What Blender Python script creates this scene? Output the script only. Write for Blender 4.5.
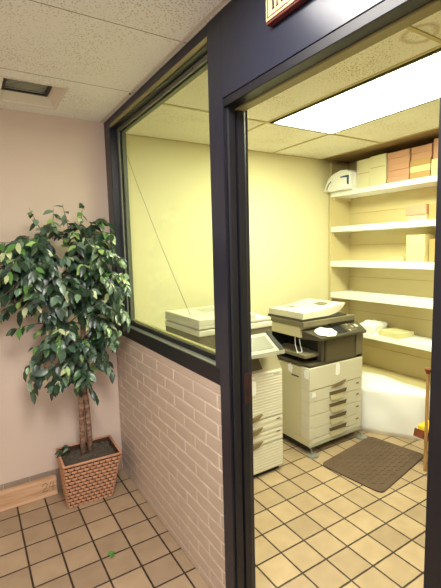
import bpy, bmesh, math, random
from mathutils import Vector, Matrix
for o in list(bpy.data.objects): bpy.data.objects.remove(o)
S = bpy.context.scene
COL = S.collection
H = 2.428
# ---------------------------------------------------------------- camera, world, exposure
cam = bpy.data.cameras.new('camera'); co = bpy.data.objects.new('camera', cam); COL.objects.link(co); S.camera = co
r2 = Vector((0.84759388, -0.53003425, -0.02546202)); u2 = Vector((0.08075102, 0.08140982, 0.9934041)); fw = Vector((0.52446534, 0.84405932, -0.11180327))
M = Matrix((r2, u2, -fw)).transposed().to_4x4(); M.translation = Vector((-0.84159, -2.76632, 1.58122)); co.matrix_world = M
cam.sensor_fit = 'VERTICAL'; cam.sensor_height = 24.0; cam.lens = 404.802 / 588 * 24.0; cam.clip_start = .02
W = bpy.data.worlds.new('world'); S.world = W; W.use_nodes = True
W.node_tree.nodes['Background'].inputs[0].default_value = (.97, .97, 1.0, 1); W.node_tree.nodes['Background'].inputs[1].default_value = .88
vs = S.view_settings; vs.view_transform = 'Standard'; vs.look = 'None'; vs.gamma = 1; vs.use_curve_mapping = False; vs.exposure = 1.0
LAMP_OFFICE = 17.5; LAMP_HALL = 15.5

# ---------------------------------------------------------------- materials
def lin(c): return tuple(((x/255)/12.92 if x/255 <= .04045 else (((x/255)+.055)/1.055)**2.4) for x in c)
def mat(name, c, rough=.6, spec=.5, metal=0, bump=0, bscale=60, var=0, vscale=6, coat=0):
    m = bpy.data.materials.new(name); m.use_nodes = True; N = m.node_tree.nodes; L = m.node_tree.links
    b = N['Principled BSDF']; c = lin(c)
    b.inputs['Base Color'].default_value = (*c, 1); b.inputs['Roughness'].default_value = rough
    b.inputs['Specular IOR Level'].default_value = spec; b.inputs['Metallic'].default_value = metal
    b.inputs['Coat Weight'].default_value = coat
    tc = N.new('ShaderNodeTexCoord')
    if var:
        n = N.new('ShaderNodeTexNoise'); n.inputs['Scale'].default_value = vscale; n.inputs['Detail'].default_value = 4
        L.new(tc.outputs['Object'], n.inputs['Vector'])
        mx = N.new('ShaderNodeMix'); mx.data_type = 'RGBA'
        mx.inputs[6].default_value = (*[x*(1-var) for x in c], 1); mx.inputs[7].default_value = (*[min(1, x*(1+var)) for x in c], 1)
        L.new(n.outputs['Fac'], mx.inputs[0]); L.new(mx.outputs[2], b.inputs['Base Color'])
    if bump:
        n = N.new('ShaderNodeTexNoise'); n.inputs['Scale'].default_value = bscale; n.inputs['Detail'].default_value = 3
        L.new(tc.outputs['Object'], n.inputs['Vector'])
        bp = N.new('ShaderNodeBump'); bp.inputs['Strength'].default_value = bump; bp.inputs['Distance'].default_value = .003
        L.new(n.outputs['Fac'], bp.inputs['Height']); L.new(bp.outputs[0], b.inputs['Normal'])
    return m
def emis(name, c, s):
    m = bpy.data.materials.new(name); m.use_nodes = True; N = m.node_tree.nodes
    b = N['Principled BSDF']; b.inputs['Base Color'].default_value = (.8, .8, .75, 1)
    b.inputs['Emission Color'].default_value = (*c, 1); b.inputs['Emission Strength'].default_value = s
    return m
def math_(N, L, op, a, b=None, cc=None):
    n = N.new('ShaderNodeMath'); n.operation = op
    for i, v in enumerate((a, b, cc)):
        if v is None: continue
        if isinstance(v, (int, float)): n.inputs[i].default_value = v
        else: L.new(v, n.inputs[i])
    return n.outputs[0]
def floor_mat():
    m = bpy.data.materials.new('quarry_tile'); m.use_nodes = True; N = m.node_tree.nodes; L = m.node_tree.links
    b = N['Principled BSDF']; tc = N.new('ShaderNodeTexCoord'); sp = N.new('ShaderNodeSeparateXYZ'); L.new(tc.outputs['Object'], sp.inputs[0])
    T = .16
    def cell(out, off):
        u = math_(N, L, 'DIVIDE', math_(N, L, 'SUBTRACT', out, off), T)
        fl = math_(N, L, 'FLOOR', u); fr = math_(N, L, 'FRACT', u)
        d = math_(N, L, 'MINIMUM', fr, math_(N, L, 'SUBTRACT', 1.0, fr))
        return fl, d
    fx, dx = cell(sp.outputs[0], -.6978); fy, dy = cell(sp.outputs[1], -.7845)
    d = math_(N, L, 'MINIMUM', dx, dy)
    nz = N.new('ShaderNodeTexNoise'); nz.inputs['Scale'].default_value = 35; L.new(tc.outputs['Object'], nz.inputs['Vector'])
    d2 = math_(N, L, 'ADD', d, math_(N, L, 'MULTIPLY', math_(N, L, 'SUBTRACT', nz.outputs['Fac'], .5), .02))
    mr = N.new('ShaderNodeMapRange'); mr.inputs[1].default_value = .020; mr.inputs[2].default_value = .036; L.new(d2, mr.inputs[0])
    cb = N.new('ShaderNodeCombineXYZ'); L.new(fx, cb.inputs[0]); L.new(fy, cb.inputs[1])
    wn = N.new('ShaderNodeTexWhiteNoise'); L.new(cb.outputs[0], wn.inputs['Vector'])
    cr = N.new('ShaderNodeValToRGB'); e = cr.color_ramp.elements
    e[0].color = (*lin((161, 139, 113)), 1); e[1].color = (*lin((182, 158, 128)), 1); L.new(wn.outputs['Value'], cr.inputs[0])
    n2 = N.new('ShaderNodeTexNoise'); n2.inputs['Scale'].default_value = 9; n2.inputs['Detail'].default_value = 6; L.new(tc.outputs['Object'], n2.inputs['Vector'])
    mv = N.new('ShaderNodeMix'); mv.data_type = 'RGBA'; mv.blend_type = 'MULTIPLY'; mv.inputs[0].default_value = .35
    L.new(cr.outputs[0], mv.inputs[6]); cr2 = N.new('ShaderNodeValToRGB'); cr2.color_ramp.elements[0].position = .3; cr2.color_ramp.elements[0].color = (.6, .56, .52, 1); cr2.color_ramp.elements[1].position = .65
    L.new(n2.outputs['Fac'], cr2.inputs[0]); L.new(cr2.outputs[0], mv.inputs[7])
    mx = N.new('ShaderNodeMix'); mx.data_type = 'RGBA'; mx.inputs[6].default_value = (*lin((52, 38, 30)), 1)
    L.new(mr.outputs[0], mx.inputs[0]); L.new(mv.outputs[2], mx.inputs[7]); L.new(mx.outputs[2], b.inputs['Base Color'])
    bp = N.new('ShaderNodeBump'); bp.inputs['Distance'].default_value = .003; bp.inputs['Strength'].default_value = .7
    L.new(mr.outputs[0], bp.inputs['Height']); L.new(bp.outputs[0], b.inputs['Normal'])
    b.inputs['Roughness'].default_value = .5; b.inputs['Specular IOR Level'].default_value = .35
    return m
def ceil_mat(name, c, dot, joint=None, stain=None):
    m = bpy.data.materials.new(name); m.use_nodes = True; N = m.node_tree.nodes; L = m.node_tree.links
    b = N['Principled BSDF']; b.inputs['Roughness'].default_value = .9
    tc = N.new('ShaderNodeTexCoord')
    v = N.new('ShaderNodeTexVoronoi'); v.inputs['Scale'].default_value = 92; L.new(tc.outputs['Object'], v.inputs['Vector'])
    n = N.new('ShaderNodeTexNoise'); n.inputs['Scale'].default_value = 4.0; n.inputs['Detail'].default_value = 3; L.new(tc.outputs['Object'], n.inputs['Vector'])
    th = math_(N, L, 'MULTIPLY', n.outputs['Fac'], .52)
    k = N.new('ShaderNodeMapRange'); L.new(math_(N, L, 'SUBTRACT', v.outputs['Distance'], th), k.inputs[0]); k.inputs[1].default_value = -.05; k.inputs[2].default_value = .05
    mx = N.new('ShaderNodeMix'); mx.data_type = 'RGBA'; mx.inputs[6].default_value = (*lin(dot), 1); mx.inputs[7].default_value = (*lin(c), 1)
    L.new(k.outputs[0], mx.inputs[0]); out = mx.outputs[2]
    sp = N.new('ShaderNodeSeparateXYZ'); L.new(tc.outputs['Object'], sp.inputs[0])
    if joint:
        u = math_(N, L, 'DIVIDE', math_(N, L, 'SUBTRACT', sp.outputs[1], joint), .61)
        fr = math_(N, L, 'FRACT', u); d = math_(N, L, 'MINIMUM', fr, math_(N, L, 'SUBTRACT', 1.0, fr))
        k2 = N.new('ShaderNodeMapRange'); L.new(d, k2.inputs[0]); k2.inputs[1].default_value = .002; k2.inputs[2].default_value = .005
        m2 = N.new('ShaderNodeMix'); m2.data_type = 'RGBA'; m2.inputs[6].default_value = (*lin((120, 112, 104)), 1)
        L.new(k2.outputs[0], m2.inputs[0]); L.new(out, m2.inputs[7]); out = m2.outputs[2]
    if stain:
        for (sx, sy, r) in stain:   # water-stain ring
            d = N.new('ShaderNodeVectorMath'); d.operation = 'DISTANCE'; L.new(tc.outputs['Object'], d.inputs[0]); d.inputs[1].default_value = (sx, sy, H)
            w = math_(N, L, 'ADD', d.outputs['Value'], math_(N, L, 'MULTIPLY', n.outputs['Fac'], .12))
            a = math_(N, L, 'ABSOLUTE', math_(N, L, 'SUBTRACT', w, r + .06))
            k3 = N.new('ShaderNodeMapRange'); L.new(a, k3.inputs[0]); k3.inputs[1].default_value = .0; k3.inputs[2].default_value = .018; k3.inputs[3].default_value = .45; k3.inputs[4].default_value = 0
            m3 = N.new('ShaderNodeMix'); m3.data_type = 'RGBA'; m3.inputs[7].default_value = (*lin((160, 112, 60)), 1)
            L.new(k3.outputs[0], m3.inputs[0]); L.new(out, m3.inputs[6]); out = m3.outputs[2]
    L.new(out, b.inputs['Base Color'])
    bp = N.new('ShaderNodeBump'); bp.inputs['Distance'].default_value = .002; bp.inputs['Strength'].default_value = .5; L.new(k.outputs[0], bp.inputs['Height']); L.new(bp.outputs[0], b.inputs['Normal'])
    return m
def glass_mat():
    m = bpy.data.materials.new('window_glass'); m.use_nodes = True; N = m.node_tree.nodes; L = m.node_tree.links
    N.remove(N['Principled BSDF']); o = N['Material Output']
    t = N.new('ShaderNodeBsdfTransparent'); t.inputs[0].default_value = (.95, .97, .93, 1); g = N.new('ShaderNodeBsdfGlossy'); g.inputs['Roughness'].default_value = .02
    f = N.new('ShaderNodeLayerWeight'); mx = N.new('ShaderNodeMixShader')
    p5 = math_(N, L, 'ADD', math_(N, L, 'MULTIPLY', math_(N, L, 'POWER', f.outputs['Facing'], 5.0), .5), .025)
    L.new(p5, mx.inputs[0]); L.new(t.outputs[0], mx.inputs[1]); L.new(g.outputs[0], mx.inputs[2]); L.new(mx.outputs[0], o.inputs[0]); return m
def leaf_mat():
    m = bpy.data.materials.new('ficus_leaf'); m.use_nodes = True; N = m.node_tree.nodes; L = m.node_tree.links
    b = N['Principled BSDF']; g = N.new('ShaderNodeNewGeometry'); cr = N.new('ShaderNodeValToRGB'); cr.color_ramp.interpolation = 'CONSTANT'
    e = cr.color_ramp.elements; cols = [(0, (34, 58, 38)), (.22, (48, 72, 48)), (.42, (42, 62, 48)), (.58, (78, 104, 86)), (.72, (112, 138, 112)), (.84, (92, 140, 66)), (.90, (150, 180, 104)), (.955, (196, 208, 156))]  # paler grey-greens put glossy highlights into the random leaf tones
    e[0].color = (*lin(cols[0][1]), 1); e[1].position = cols[1][0]; e[1].color = (*lin(cols[1][1]), 1)
    for p, c in cols[2:]: k = e.new(p); k.color = (*lin(c), 1)
    L.new(g.outputs['Random Per Island'], cr.inputs[0]); L.new(cr.outputs[0], b.inputs['Base Color'])
    b.inputs['Roughness'].default_value = .32; b.inputs['Specular IOR Level'].default_value = .6
    return m
def wood_mat(name, a, c2, sc=(3, 40, 40), rough=.6):
    m = bpy.data.materials.new(name); m.use_nodes = True; N = m.node_tree.nodes; L = m.node_tree.links; b = N['Principled BSDF']
    tc = N.new('ShaderNodeTexCoord'); mp = N.new('ShaderNodeMapping'); mp.inputs['Scale'].default_value = sc; L.new(tc.outputs['Object'], mp.inputs[0])
    n = N.new('ShaderNodeTexNoise'); n.inputs['Scale'].default_value = 1; n.inputs['Detail'].default_value = 5; L.new(mp.outputs[0], n.inputs['Vector'])
    cr = N.new('ShaderNodeValToRGB'); cr.color_ramp.elements[0].position = .35; cr.color_ramp.elements[1].position = .65
    cr.color_ramp.elements[0].color = (*lin(a), 1); cr.color_ramp.elements[1].color = (*lin(c2), 1)
    L.new(n.outputs['Fac'], cr.inputs[0]); L.new(cr.outputs[0], b.inputs['Base Color']); b.inputs['Roughness'].default_value = rough; return m

m_floor = floor_mat()
m_ceil = ceil_mat('ceiling_tile_hall', (242, 241, 240), (212, 198, 182), joint=-.585)
m_ceil2 = ceil_mat('ceiling_tile_office', (240, 236, 220), (196, 176, 130), stain=[(1.02, -1.86, .10), (.80, -1.72, .06)])
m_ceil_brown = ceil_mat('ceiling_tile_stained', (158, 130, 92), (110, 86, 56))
m_tbar = mat('ceiling_tee', (200, 184, 130), .6)
m_wall = mat('wall_hall_paint', (214, 194, 178), .75, .3, bump=.3, bscale=25, var=.05, vscale=3)
m_wall2 = mat('wall_office_paint', (228, 220, 180), .7, .3, bump=.2, bscale=30, var=.04, vscale=3)
m_navy = mat('navy_gloss_paint', (27, 30, 45), .30, .55, bump=.25, bscale=14, var=.15, vscale=8)
m_navy2 = mat('black_trim_and_navy_shade', (20, 19, 26), .42, .45, var=.3, vscale=20)
m_greystop = mat('grey_glazing_bead', (104, 106, 92), .5)
m_lining = mat('olive_head_lining', (150, 142, 98), .6)
m_brick = mat('painted_brick', (200, 182, 166), .62, .35, bump=.5, bscale=120, var=.06, vscale=9)
m_mortar = mat('painted_mortar_lit', (238, 228, 216), .7)  # paler than the brick: lit joint edges put into the colour
m_cove = mat('cove_base_tile', (150, 132, 116), .6, var=.25, vscale=7)
m_glass = glass_mat()
m_crack = mat('glass_crack', (92, 88, 66), .4)
m_basket = mat('woven_wicker', (200, 150, 116), .5, .4, var=.28, vscale=30)
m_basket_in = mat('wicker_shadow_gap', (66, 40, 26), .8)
m_soil = mat('potting_moss', (92, 84, 72), .95, .2, bump=1, bscale=90, var=.75, vscale=70)
m_bark = wood_mat('ficus_bark', (98, 70, 56), (168, 136, 112), (25, 25, 60), .8)
m_twig = mat('ficus_twig', (98, 74, 56), .8)
m_leaf = leaf_mat()
m_lumber = wood_mat('pine_lumber', (186, 142, 106), (224, 186, 148), (2.5, 30, 30), .65)
m_ink = mat('pencil_mark', (70, 52, 44), .8)
m_vent = mat('vent_enamel', (226, 216, 202), .5)
m_ventblk = mat('vent_black_edge', (20, 20, 22), .5)
m_ventgr = mat('vent_louvre', (200, 200, 188), .5)
m_signwood = mat('sign_red_edge', (92, 34, 28), .5)
m_signplate = mat('sign_cream_plate', (176, 152, 112), .5)
m_signink = mat('sign_black_letter', (22, 22, 24), .5)
m_cream = mat('copier_cream_plastic', (216, 211, 194), .45, .45)
m_cream2 = mat('copier_side_plastic', (208, 200, 168), .5, .4)
m_grey = mat('copier_grey_plastic', (120, 112, 90), .5, .4)
m_dgrey = mat('copier_dark_plastic', (76, 69, 56), .45, .4)
m_black = mat('copier_black_cavity', (18, 17, 20), .6)
m_lgrey = mat('copier_light_grey', (176, 174, 158), .45, .4)
m_recess = mat('drawer_recess_brown', (98, 84, 58), .6)
m_door = mat('copier_door_grey', (88, 80, 62), .4)
m_neck = mat('copier_neck_grey', (168, 158, 132), .5)
m_screen = mat('copier_screen_grey', (136, 134, 122), .25)
m_handle = mat('copier_handle_recess', (128, 112, 84), .5)
m_white = mat('white_paper', (250, 250, 250), .7, .2)
m_chrome = mat('steel_pad', (150, 148, 138), .35, .5, metal=.4)
m_mat = mat('rubber_mat', (92, 74, 60), .75, .3, bump=.4, bscale=150, var=.3, vscale=6)
m_shelfwhite = mat('shelf_white_laminate', (252, 252, 252), .5, .4)
m_shelf = mat('shelf_panel_yellow', (214, 198, 150), .6, var=.04, vscale=4)
m_bag = mat('white_plastic_bag', (252, 252, 255), .45, .5, bump=.5, bscale=18)
m_blue = mat('blue_print', (40, 84, 130), .6)
m_pink = mat('pink_paper_ream', (208, 160, 134), .65, var=.06, vscale=20)
m_creamream = mat('cream_paper_ream', (226, 216, 164), .65, var=.03, vscale=20)
m_tan = mat('tan_paper_ream', (192, 156, 100), .65, var=.06, vscale=14)
m_carton = mat('cream_carton', (222, 216, 182), .65, var=.03, vscale=8)
m_redwood = wood_mat('chair_mahogany', (92, 44, 26), (134, 70, 42), (20, 20, 6), .4)
m_chairtan = wood_mat('chair_oak', (150, 112, 70), (184, 142, 92), (20, 20, 6), .4)
m_yellow = mat('yellow_cushion', (240, 206, 50), .7)
m_rust = mat('strike_plate_rust', (58, 34, 34), .45, .5, metal=.3)
m_brass = mat('steel_screw', (60, 58, 56), .4, metal=.6)

# ---------------------------------------------------------------- mesh helpers
def B(): return bmesh.new()
def box(bm, x0, x1, y0, y1, z0, z1, bev=0, seg=1):
    t = bmesh.new(); bmesh.ops.create_cube(t, size=1)
    for v in t.verts: v.co = Vector((x0+(v.co.x+.5)*(x1-x0), y0+(v.co.y+.5)*(y1-y0), z0+(v.co.z+.5)*(z1-z0)))
    if bev: bmesh.ops.bevel(t, geom=t.edges[:], offset=bev, segments=seg, affect='EDGES', profile=.6)
    me = bpy.data.meshes.new('tmp'); t.to_mesh(me); t.free(); bm.from_mesh(me); bpy.data.meshes.remove(me); return bm
def prism(bm, pts, axis, a, b, bev=0):
    t = bmesh.new()
    def P(p, q): return {'x': (q, p[0], p[1]), 'y': (p[0], q, p[1]), 'z': (p[0], p[1], q)}[axis]
    A = [t.verts.new(P(p, a)) for p in pts]; C = [t.verts.new(P(p, b)) for p in pts]; n = len(pts)
    t.faces.new(A); t.faces.new(C[::-1])
    for i in range(n): t.faces.new((A[i], C[i], C[(i+1) % n], A[(i+1) % n]))
    bmesh.ops.recalc_face_normals(t, faces=t.faces[:])
    if bev: bmesh.ops.bevel(t, geom=t.edges[:], offset=bev, segments=2, affect='EDGES', profile=.6)
    me = bpy.data.meshes.new('tmp'); t.to_mesh(me); t.free(); bm.from_mesh(me); bpy.data.meshes.remove(me); return bm
def tube(bm, pts, rad, n=7):
    pts = [Vector(p) for p in pts]; rings = []
    for i, p in enumerate(pts):
        d = (pts[min(i+1, len(pts)-1)] - pts[max(i-1, 0)]).normalized()
        s = d.cross(Vector((.13, .97, .21))).normalized(); t = d.cross(s); r = rad[i] if isinstance(rad, (list, tuple)) else rad
        rings.append([bm.verts.new(p + s*math.cos(2*math.pi*k/n)*r + t*math.sin(2*math.pi*k/n)*r) for k in range(n)])
    for a, b in zip(rings, rings[1:]):
        for k in range(n): bm.faces.new((a[k], a[(k+1) % n], b[(k+1) % n], b[k]))
    bm.faces.new(rings[0][::-1]); bm.faces.new(rings[-1]); return bm
def obj(name, bm, m, parent=None, smooth=False, **pr):
    me = bpy.data.meshes.new(name)
    if parent is not None:
        q = parent; off = Vector((0, 0, 0))
        while q is not None: off += q.location; q = q.parent
        for v in bm.verts: v.co -= off
    bmesh.ops.recalc_face_normals(bm, faces=bm.faces[:]) if not pr.pop('keep', False) else None
    bm.to_mesh(me); bm.free(); me.materials.append(m)
    if smooth:
        for p in me.polygons: p.use_smooth = True
    o = bpy.data.objects.new(name, me); COL.objects.link(o)
    if parent is not None: o.parent = parent
    for k, v in pr.items(): o[k] = v
    return o
def based(name, bm, m, base, label, cat, group=None, smooth=False):   # a one-mesh thing with its origin at base
    for v in bm.verts: v.co -= Vector(base)
    o = obj(name, bm, m, None, smooth); o.location = base; o['label'] = label; o['category'] = cat
    if group: o['group'] = group
    return o
def thing(name, loc, label, cat, group=None):
    o = bpy.data.objects.new(name, None); COL.objects.link(o); o.location = loc; o['label'] = label; o['category'] = cat
    if group: o['group'] = group
    return o
def struct(name, bm, m, **k): return obj(name, bm, m, None, kind='structure', **k)
def sroot(name, loc=(0, 0, 0)):
    o = bpy.data.objects.new(name, None); COL.objects.link(o); o.location = loc; o['kind'] = 'structure'; return o

# ---------------------------------------------------------------- structure
XR = 2.585; YB2 = .19; YF = -3.6; XL = -2.3; YC = -3.9; WT = .10
struct('floor', box(B(), XL, 2.75, -4.6, .35, -.08, 0), m_floor)
bm = B(); box(bm, XL, 0.0, -4.2, -.60, H, H+.03); box(bm, XL, -.62, -.60, 0.0, H, H+.03); box(bm, -.335, 0.0, -.60, 0.0, H, H+.03)
box(bm, -.62, -.335, -.60, -.482, H, H+.03); box(bm, -.62, -.335, -.145, 0, H, H+.03); box(bm, XL, .1, -4.2, .2, H+.12, H+.14)
struct('ceiling', bm, m_ceil)
struct('ceiling_office', box(B(), .0, 2.195, YF, YB2, H, H+.03), m_ceil2)
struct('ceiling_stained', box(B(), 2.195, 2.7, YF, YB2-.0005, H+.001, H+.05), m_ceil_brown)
struct('wall_back', box(B(), XL, 0.0, 0, .12, 0, H), m_wall)
struct('wall_left', box(B(), XL-.1, XL, -4.2, .12, 0, H), m_wall)
struct('wall_office_back', box(B(), 0.0, 2.7, YB2, YB2+.1, 0, H+.03), m_wall2)
struct('wall_office_right', box(B(), 2.6, 2.7, YF, YB2, 0, H+.03), m_wall2)
struct('wall_office_front', box(B(), WT, 2.7, YF-.1, YF, 0, H+.03), m_wall2)
# partition: brick dado, post, head, right part
core = struct('wall_partition', box(B(), .004, WT, -1.392, YB2, 0, 1.02), m_mortar)
bm = B(); c = .067; zt = .976
for k in range(15):
    z1 = zt - k*c; z0 = max(0.002, z1-c+.007)
    y = -.513 - .107*(k % 2) + .2135*3
    while y > -1.5:
        a = max(y-.2135+.006, -1.392); b = min(y, -.002)
        if b-a > .015: box(bm, .0005, .03, a, b, z0, z1, .0022)
        y -= .2135
box(bm, .001, .03, -1.392, -.002, zt+.004, 1.02, .001)
obj('brick_facing', bm, m_brick, core)
struct('wall_partition_upper', box(B(), 0, WT, -4.2, -1.46, 2.128, H), m_navy)
struct('wall_partition_side', box(B(), 0.0002, WT, -4.2, -2.285, 0, 2.1275), m_navy2)  # near-black colour paints the shade on this navy face
struct('wall_partition_end', box(B(), .0, WT, -.0, YB2, 1.02, H), m_wall2)
# office-side lining of the partition above is the same painted timber
w = sroot('window_1', (0, -.7, 1.02))
obj('window_frame', box(B(), 0, WT+.01, -.112, -.0005, 1.02, H-.001, .002), m_navy, w)
obj('window_frame', box(B(), 0, WT+.01, -1.392, -.113, 1.02, 1.093, .002), m_navy2, w)
obj('window_frame', box(B(), 0, WT+.01, -1.36, -.113, 2.386, H-.001, .002), m_navy, w)
bm = B(); box(bm, .001, .012, -1.36, -.112, 2.370, 2.385); obj('head_strip', bm, m_lining, w)
obj('head_reveal', box(B(), .0125, WT, -1.36, -.112, 2.366, 2.385), m_navy2, w)
bm = B(); box(bm, .05, .06, -1.356, -.112, 2.346, 2.366); box(bm, .075, WT, -1.356, -.112, 2.346, 2.366)
box(bm, .05, .06, -.134, -.112, 1.12, 2.346); box(bm, .075, WT, -.134, -.112, 1.12, 2.346)
st = obj('glazing_bead', bm, m_greystop, w)
for y in (-.25, -.55, -.85, -1.15):
    bm = B(); bmesh.ops.create_icosphere(bm, subdivisions=1, radius=.0045, matrix=Matrix.Translation((.05, y, 2.356))); obj('screw', bm, m_brass, st)
for z in (1.55, 1.78):
    bm = B(); bmesh.ops.create_icosphere(bm, subdivisions=1, radius=.0045, matrix=Matrix.Translation((.05, -.123, z))); obj('screw', bm, m_brass, st)
bm = B(); box(bm, .042, .06, -1.356, -.112, 1.0935, 1.120, .002); obj('glazing_bead', bm, m_navy2, w)
bm = B(); box(bm, .075, WT, -1.356, -.112, 1.0935, 1.118, .002); obj('glazing_bead', bm, m_lining, w)
bm = B(); box(bm, .006, .041, -1.356, -.114, 1.0935, 1.0955); obj('sill_lit_strip', bm, m_greystop, w)  # pale grey strip paints the light caught on the sill top
pane = obj('pane', box(B(), .063, .069, -1.355, -.113, 1.12, 2.3655), m_glass, w)
# crack in the glass from the upper far corner
P0 = Vector((.062, -.135, 2.32)); P1 = Vector((.062, -1.03, 1.262)); random.seed(4)
pts = [P0.lerp(P1, t/14) + Vector((0, 0, -.035*math.sin(math.pi*t/14) + random.uniform(-.004, .004))) for t in range(15)]
obj('crack', tube(B(), pts, .0011, 4), m_crack, pane)
# post between window and doorway
bm = B(); prism(bm, [(-1.3925, 0), (-1.3925, 1.094), (-1.3605, 1.094), (-1.3605, H-.0005), (-1.4595, H-.0005), (-1.4595, 0)], 'x', 0, WT+.012)
struct('trim_1', bm, m_navy)
# doorway
d = sroot('door_1', (0, -1.87, 0))
bm = B(); prism(bm, [(0, -1.4600), (0, -1.462), (.006, -1.462), (.010, -1.4600)], 'z', 0, 2.128)
prism(bm, [(.012, -1.46), (.012, -1.468), (.020, -1.470), (.045, -1.470), (.051, -1.46)], 'z', 0, 2.105)
prism(bm, [(.053, -1.46), (.055, -1.474), (.084, -1.476), (.092, -1.473), (.092, -1.46)], 'z', 0, 2.09)
j = obj('door_jamb', bm, m_navy2, d)
bm = B(); box(bm, 0.0005, .108, -2.31, -2.2755, 0, 2.128); box(bm, .05, .095, -2.2755, -2.270, 0, 2.10)
obj('door_jamb', bm, m_navy2, d)
bm = B(); box(bm, .003, .052, -2.285, -1.4605, 2.097, 2.1275, .002); obj('door_head', bm, m_navy2, d)
bm = B(); box(bm, .0525, .092, -2.285, -1.4605, 2.092, 2.1275, .001); obj('door_head_lining', bm, m_lining, d)
bm = B(); box(bm, .060, .0915, -1.4785, -1.4765, .955, 1.080, .0005); box(bm, .0915, .097, -1.4805, -1.4755, .97, 1.06, .001)
sp = obj('strike_plate', bm, m_rust, j); sp['label'] = 'rust-brown metal strike plate'
obj('latch_hole', box(B(), .066, .080, -1.4792, -1.4786, .985, 1.02), m_black, sp)
# trims
bm = B(); box(bm, -.028, -.014, -4.1, -.001, H-.003, H-.0002); struct('trim_2', bm, m_vent)
bm = B(); x = -2.28
while x < -.02:
    x1 = min(x+.152, -.003); box(bm, x, x1-.003, -.012, -.0005, 0, .150, .002); x += .152
struct('baseboard_back', bm, m_cove)
# ceiling tees in the office
bm = B()
for x in (.97, 1.58, 2.19): box(bm, x-.009, x+.009, YF, YB2, H-.004, H-.0005)
for y in (-.51, -1.73, -2.95): box(bm, .1, 2.19, y-.009, y+.009, H-.005, H-.0005)
box(bm, .1, 2.19, YB2-.016, YB2, H-.005, H-.0005)
struct('trim_3', bm, m_tbar)

# ---------------------------------------------------------------- ceiling lights
def fixture(x0, x1, y0, y1, strength, col, label):
    t = thing('ceiling_light', ((x0+x1)/2, (y0+y1)/2, H-.012), label, 'light')
    bm = B(); f = .016
    box(bm, x0, x1, y0, y0+f, H-.012, H-.0006); box(bm, x0, x1, y1-f, y1, H-.012, H-.0006); box(bm, x0, x0+f, y0+f, y1-f, H-.012, H-.0006); box(bm, x1-f, x1, y0+f, y1-f, H-.012, H-.0006)
    obj('frame', bm, m_dgrey, t)
    obj('diffuser', box(B(), x0+f, x1-f, y0+f, y1-f, H-.008, H-.002), emis('diffuser', col, strength), t)
fixture(.985, 1.575, -1.72, -.525, LAMP_OFFICE, (.95, 1, .66), 'glowing rectangular fluorescent ceiling panel in the copier room')
fixture(-.80, -.22, -2.85, -1.62, LAMP_HALL, (1, .96, .90), 'fluorescent ceiling panel over the tiled hallway')

# ---------------------------------------------------------------- ceiling vent
t = thing('ceiling_vent', (-.478, -.312, H-.004), 'recessed square ceiling vent with a black-edged louvre', 'vent')
X0, X1, Y0, Y1 = -.635, -.330, -.487, -.140; x0, x1, y0, y1, zi = -.61, -.375, -.42, -.185, H+.055
bm = B()
for (a, b, c_, d_) in (((X0, Y0), (X1, Y0), (x1, y0), (x0, y0)), ((X1, Y0), (X1, Y1), (x1, y1), (x1, y0)), ((X1, Y1), (X0, Y1), (x0, y1), (x1, y1)), ((X0, Y1), (X0, Y0), (x0, y0), (x0, y1))):
    lo = [bm.verts.new((*p, H-.004)) for p in (a, b)]; hi = [bm.verts.new((*p, zi)) for p in (c_, d_)]; bm.faces.new((*lo, *hi))
    up = [bm.verts.new((p[0], p[1], q)) for p, q in ((a, H+.008), (b, H+.008))]; up2 = [bm.verts.new((p[0], p[1], zi+.012)) for p in (c_, d_)]; bm.faces.new((*up, *up2))
for e in ((X0-.008, X1+.008, Y0-.012, Y0), (X0-.008, X1+.008, Y1, Y1+.008), (X1, X1+.008, Y0, Y1), (X0-.008, X0, Y0, Y1)): box(bm, *e, H-.006, H-.0005)
obj('tray', bm, m_vent, t)
bm = B(); g = .017
box(bm, x0, x1, y0, y0+g, zi-.012, zi+.01); box(bm, x0, x1, y1-g, y1, zi-.012, zi+.01); box(bm, x0, x0+g, y0, y1, zi-.012, zi+.01); box(bm, x1-g, x1, y0, y1, zi-.012, zi+.01)
obj('grille_frame', bm, m_ventblk, t)
bm = B(); box(bm, x0+g, x1-g, y0+g, y1-g, zi+.006, zi+.009)
for k in range(9):
    yy = y0+.026+k*.023; prism(bm, [(yy, zi-.006), (yy+.012, zi+.004), (yy+.013, zi+.003), (yy+.001, zi-.007)], 'x', x0+g, x1-g)
obj('louvre', bm, m_ventgr, t)
bm = B(); bmesh.ops.create_icosphere(bm, subdivisions=2, radius=.006, matrix=Matrix.Translation((-.022, -.575, H-.004)))
based('ceiling_screw', bm, m_brass, (-.022, -.575, H-.004), 'small dark screw in the white ceiling edge', 'screw')

# ---------------------------------------------------------------- sign
t = thing('door_sign', (-.01, -1.87, 2.245), 'small cream sign in a dark red frame above the doorway', 'sign')
box_ = lambda *a: box(B(), *a)
obj('backing', box_(-.022, -.001, -2.02, -1.745, 2.243, 2.345, .002), m_signwood, t)
obj('plate', box_(-.026, -.0222, -2.015, -1.750, 2.249, 2.340, .001), m_signplate, t)
bm = B()
for (a, b, c_, d_) in ((-2.008, -1.757, 2.256, 2.2595), (-2.008, -1.757, 2.329, 2.3325), (-1.7605, -1.757, 2.256, 2.3325), (-2.008, -2.0045, 2.256, 2.3325)): box(bm, -.0268, -.0262, a, b, c_, d_)
obj('border_line', bm, m_signwood, t)
bm = B()
def stroke(a, b, w_=.0035):   # a,b = (y,z)
    dy, dz = b[0]-a[0], b[1]-a[1]; l = math.hypot(dy, dz); n = (-dz/l*w_, dy/l*w_)
    prism(bm, [(a[0]+n[0], a[1]+n[1]), (b[0]+n[0], b[1]+n[1]), (b[0]-n[0], b[1]-n[1]), (a[0]-n[0], a[1]-n[1])], 'x', -.0272, -.0262)
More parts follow.
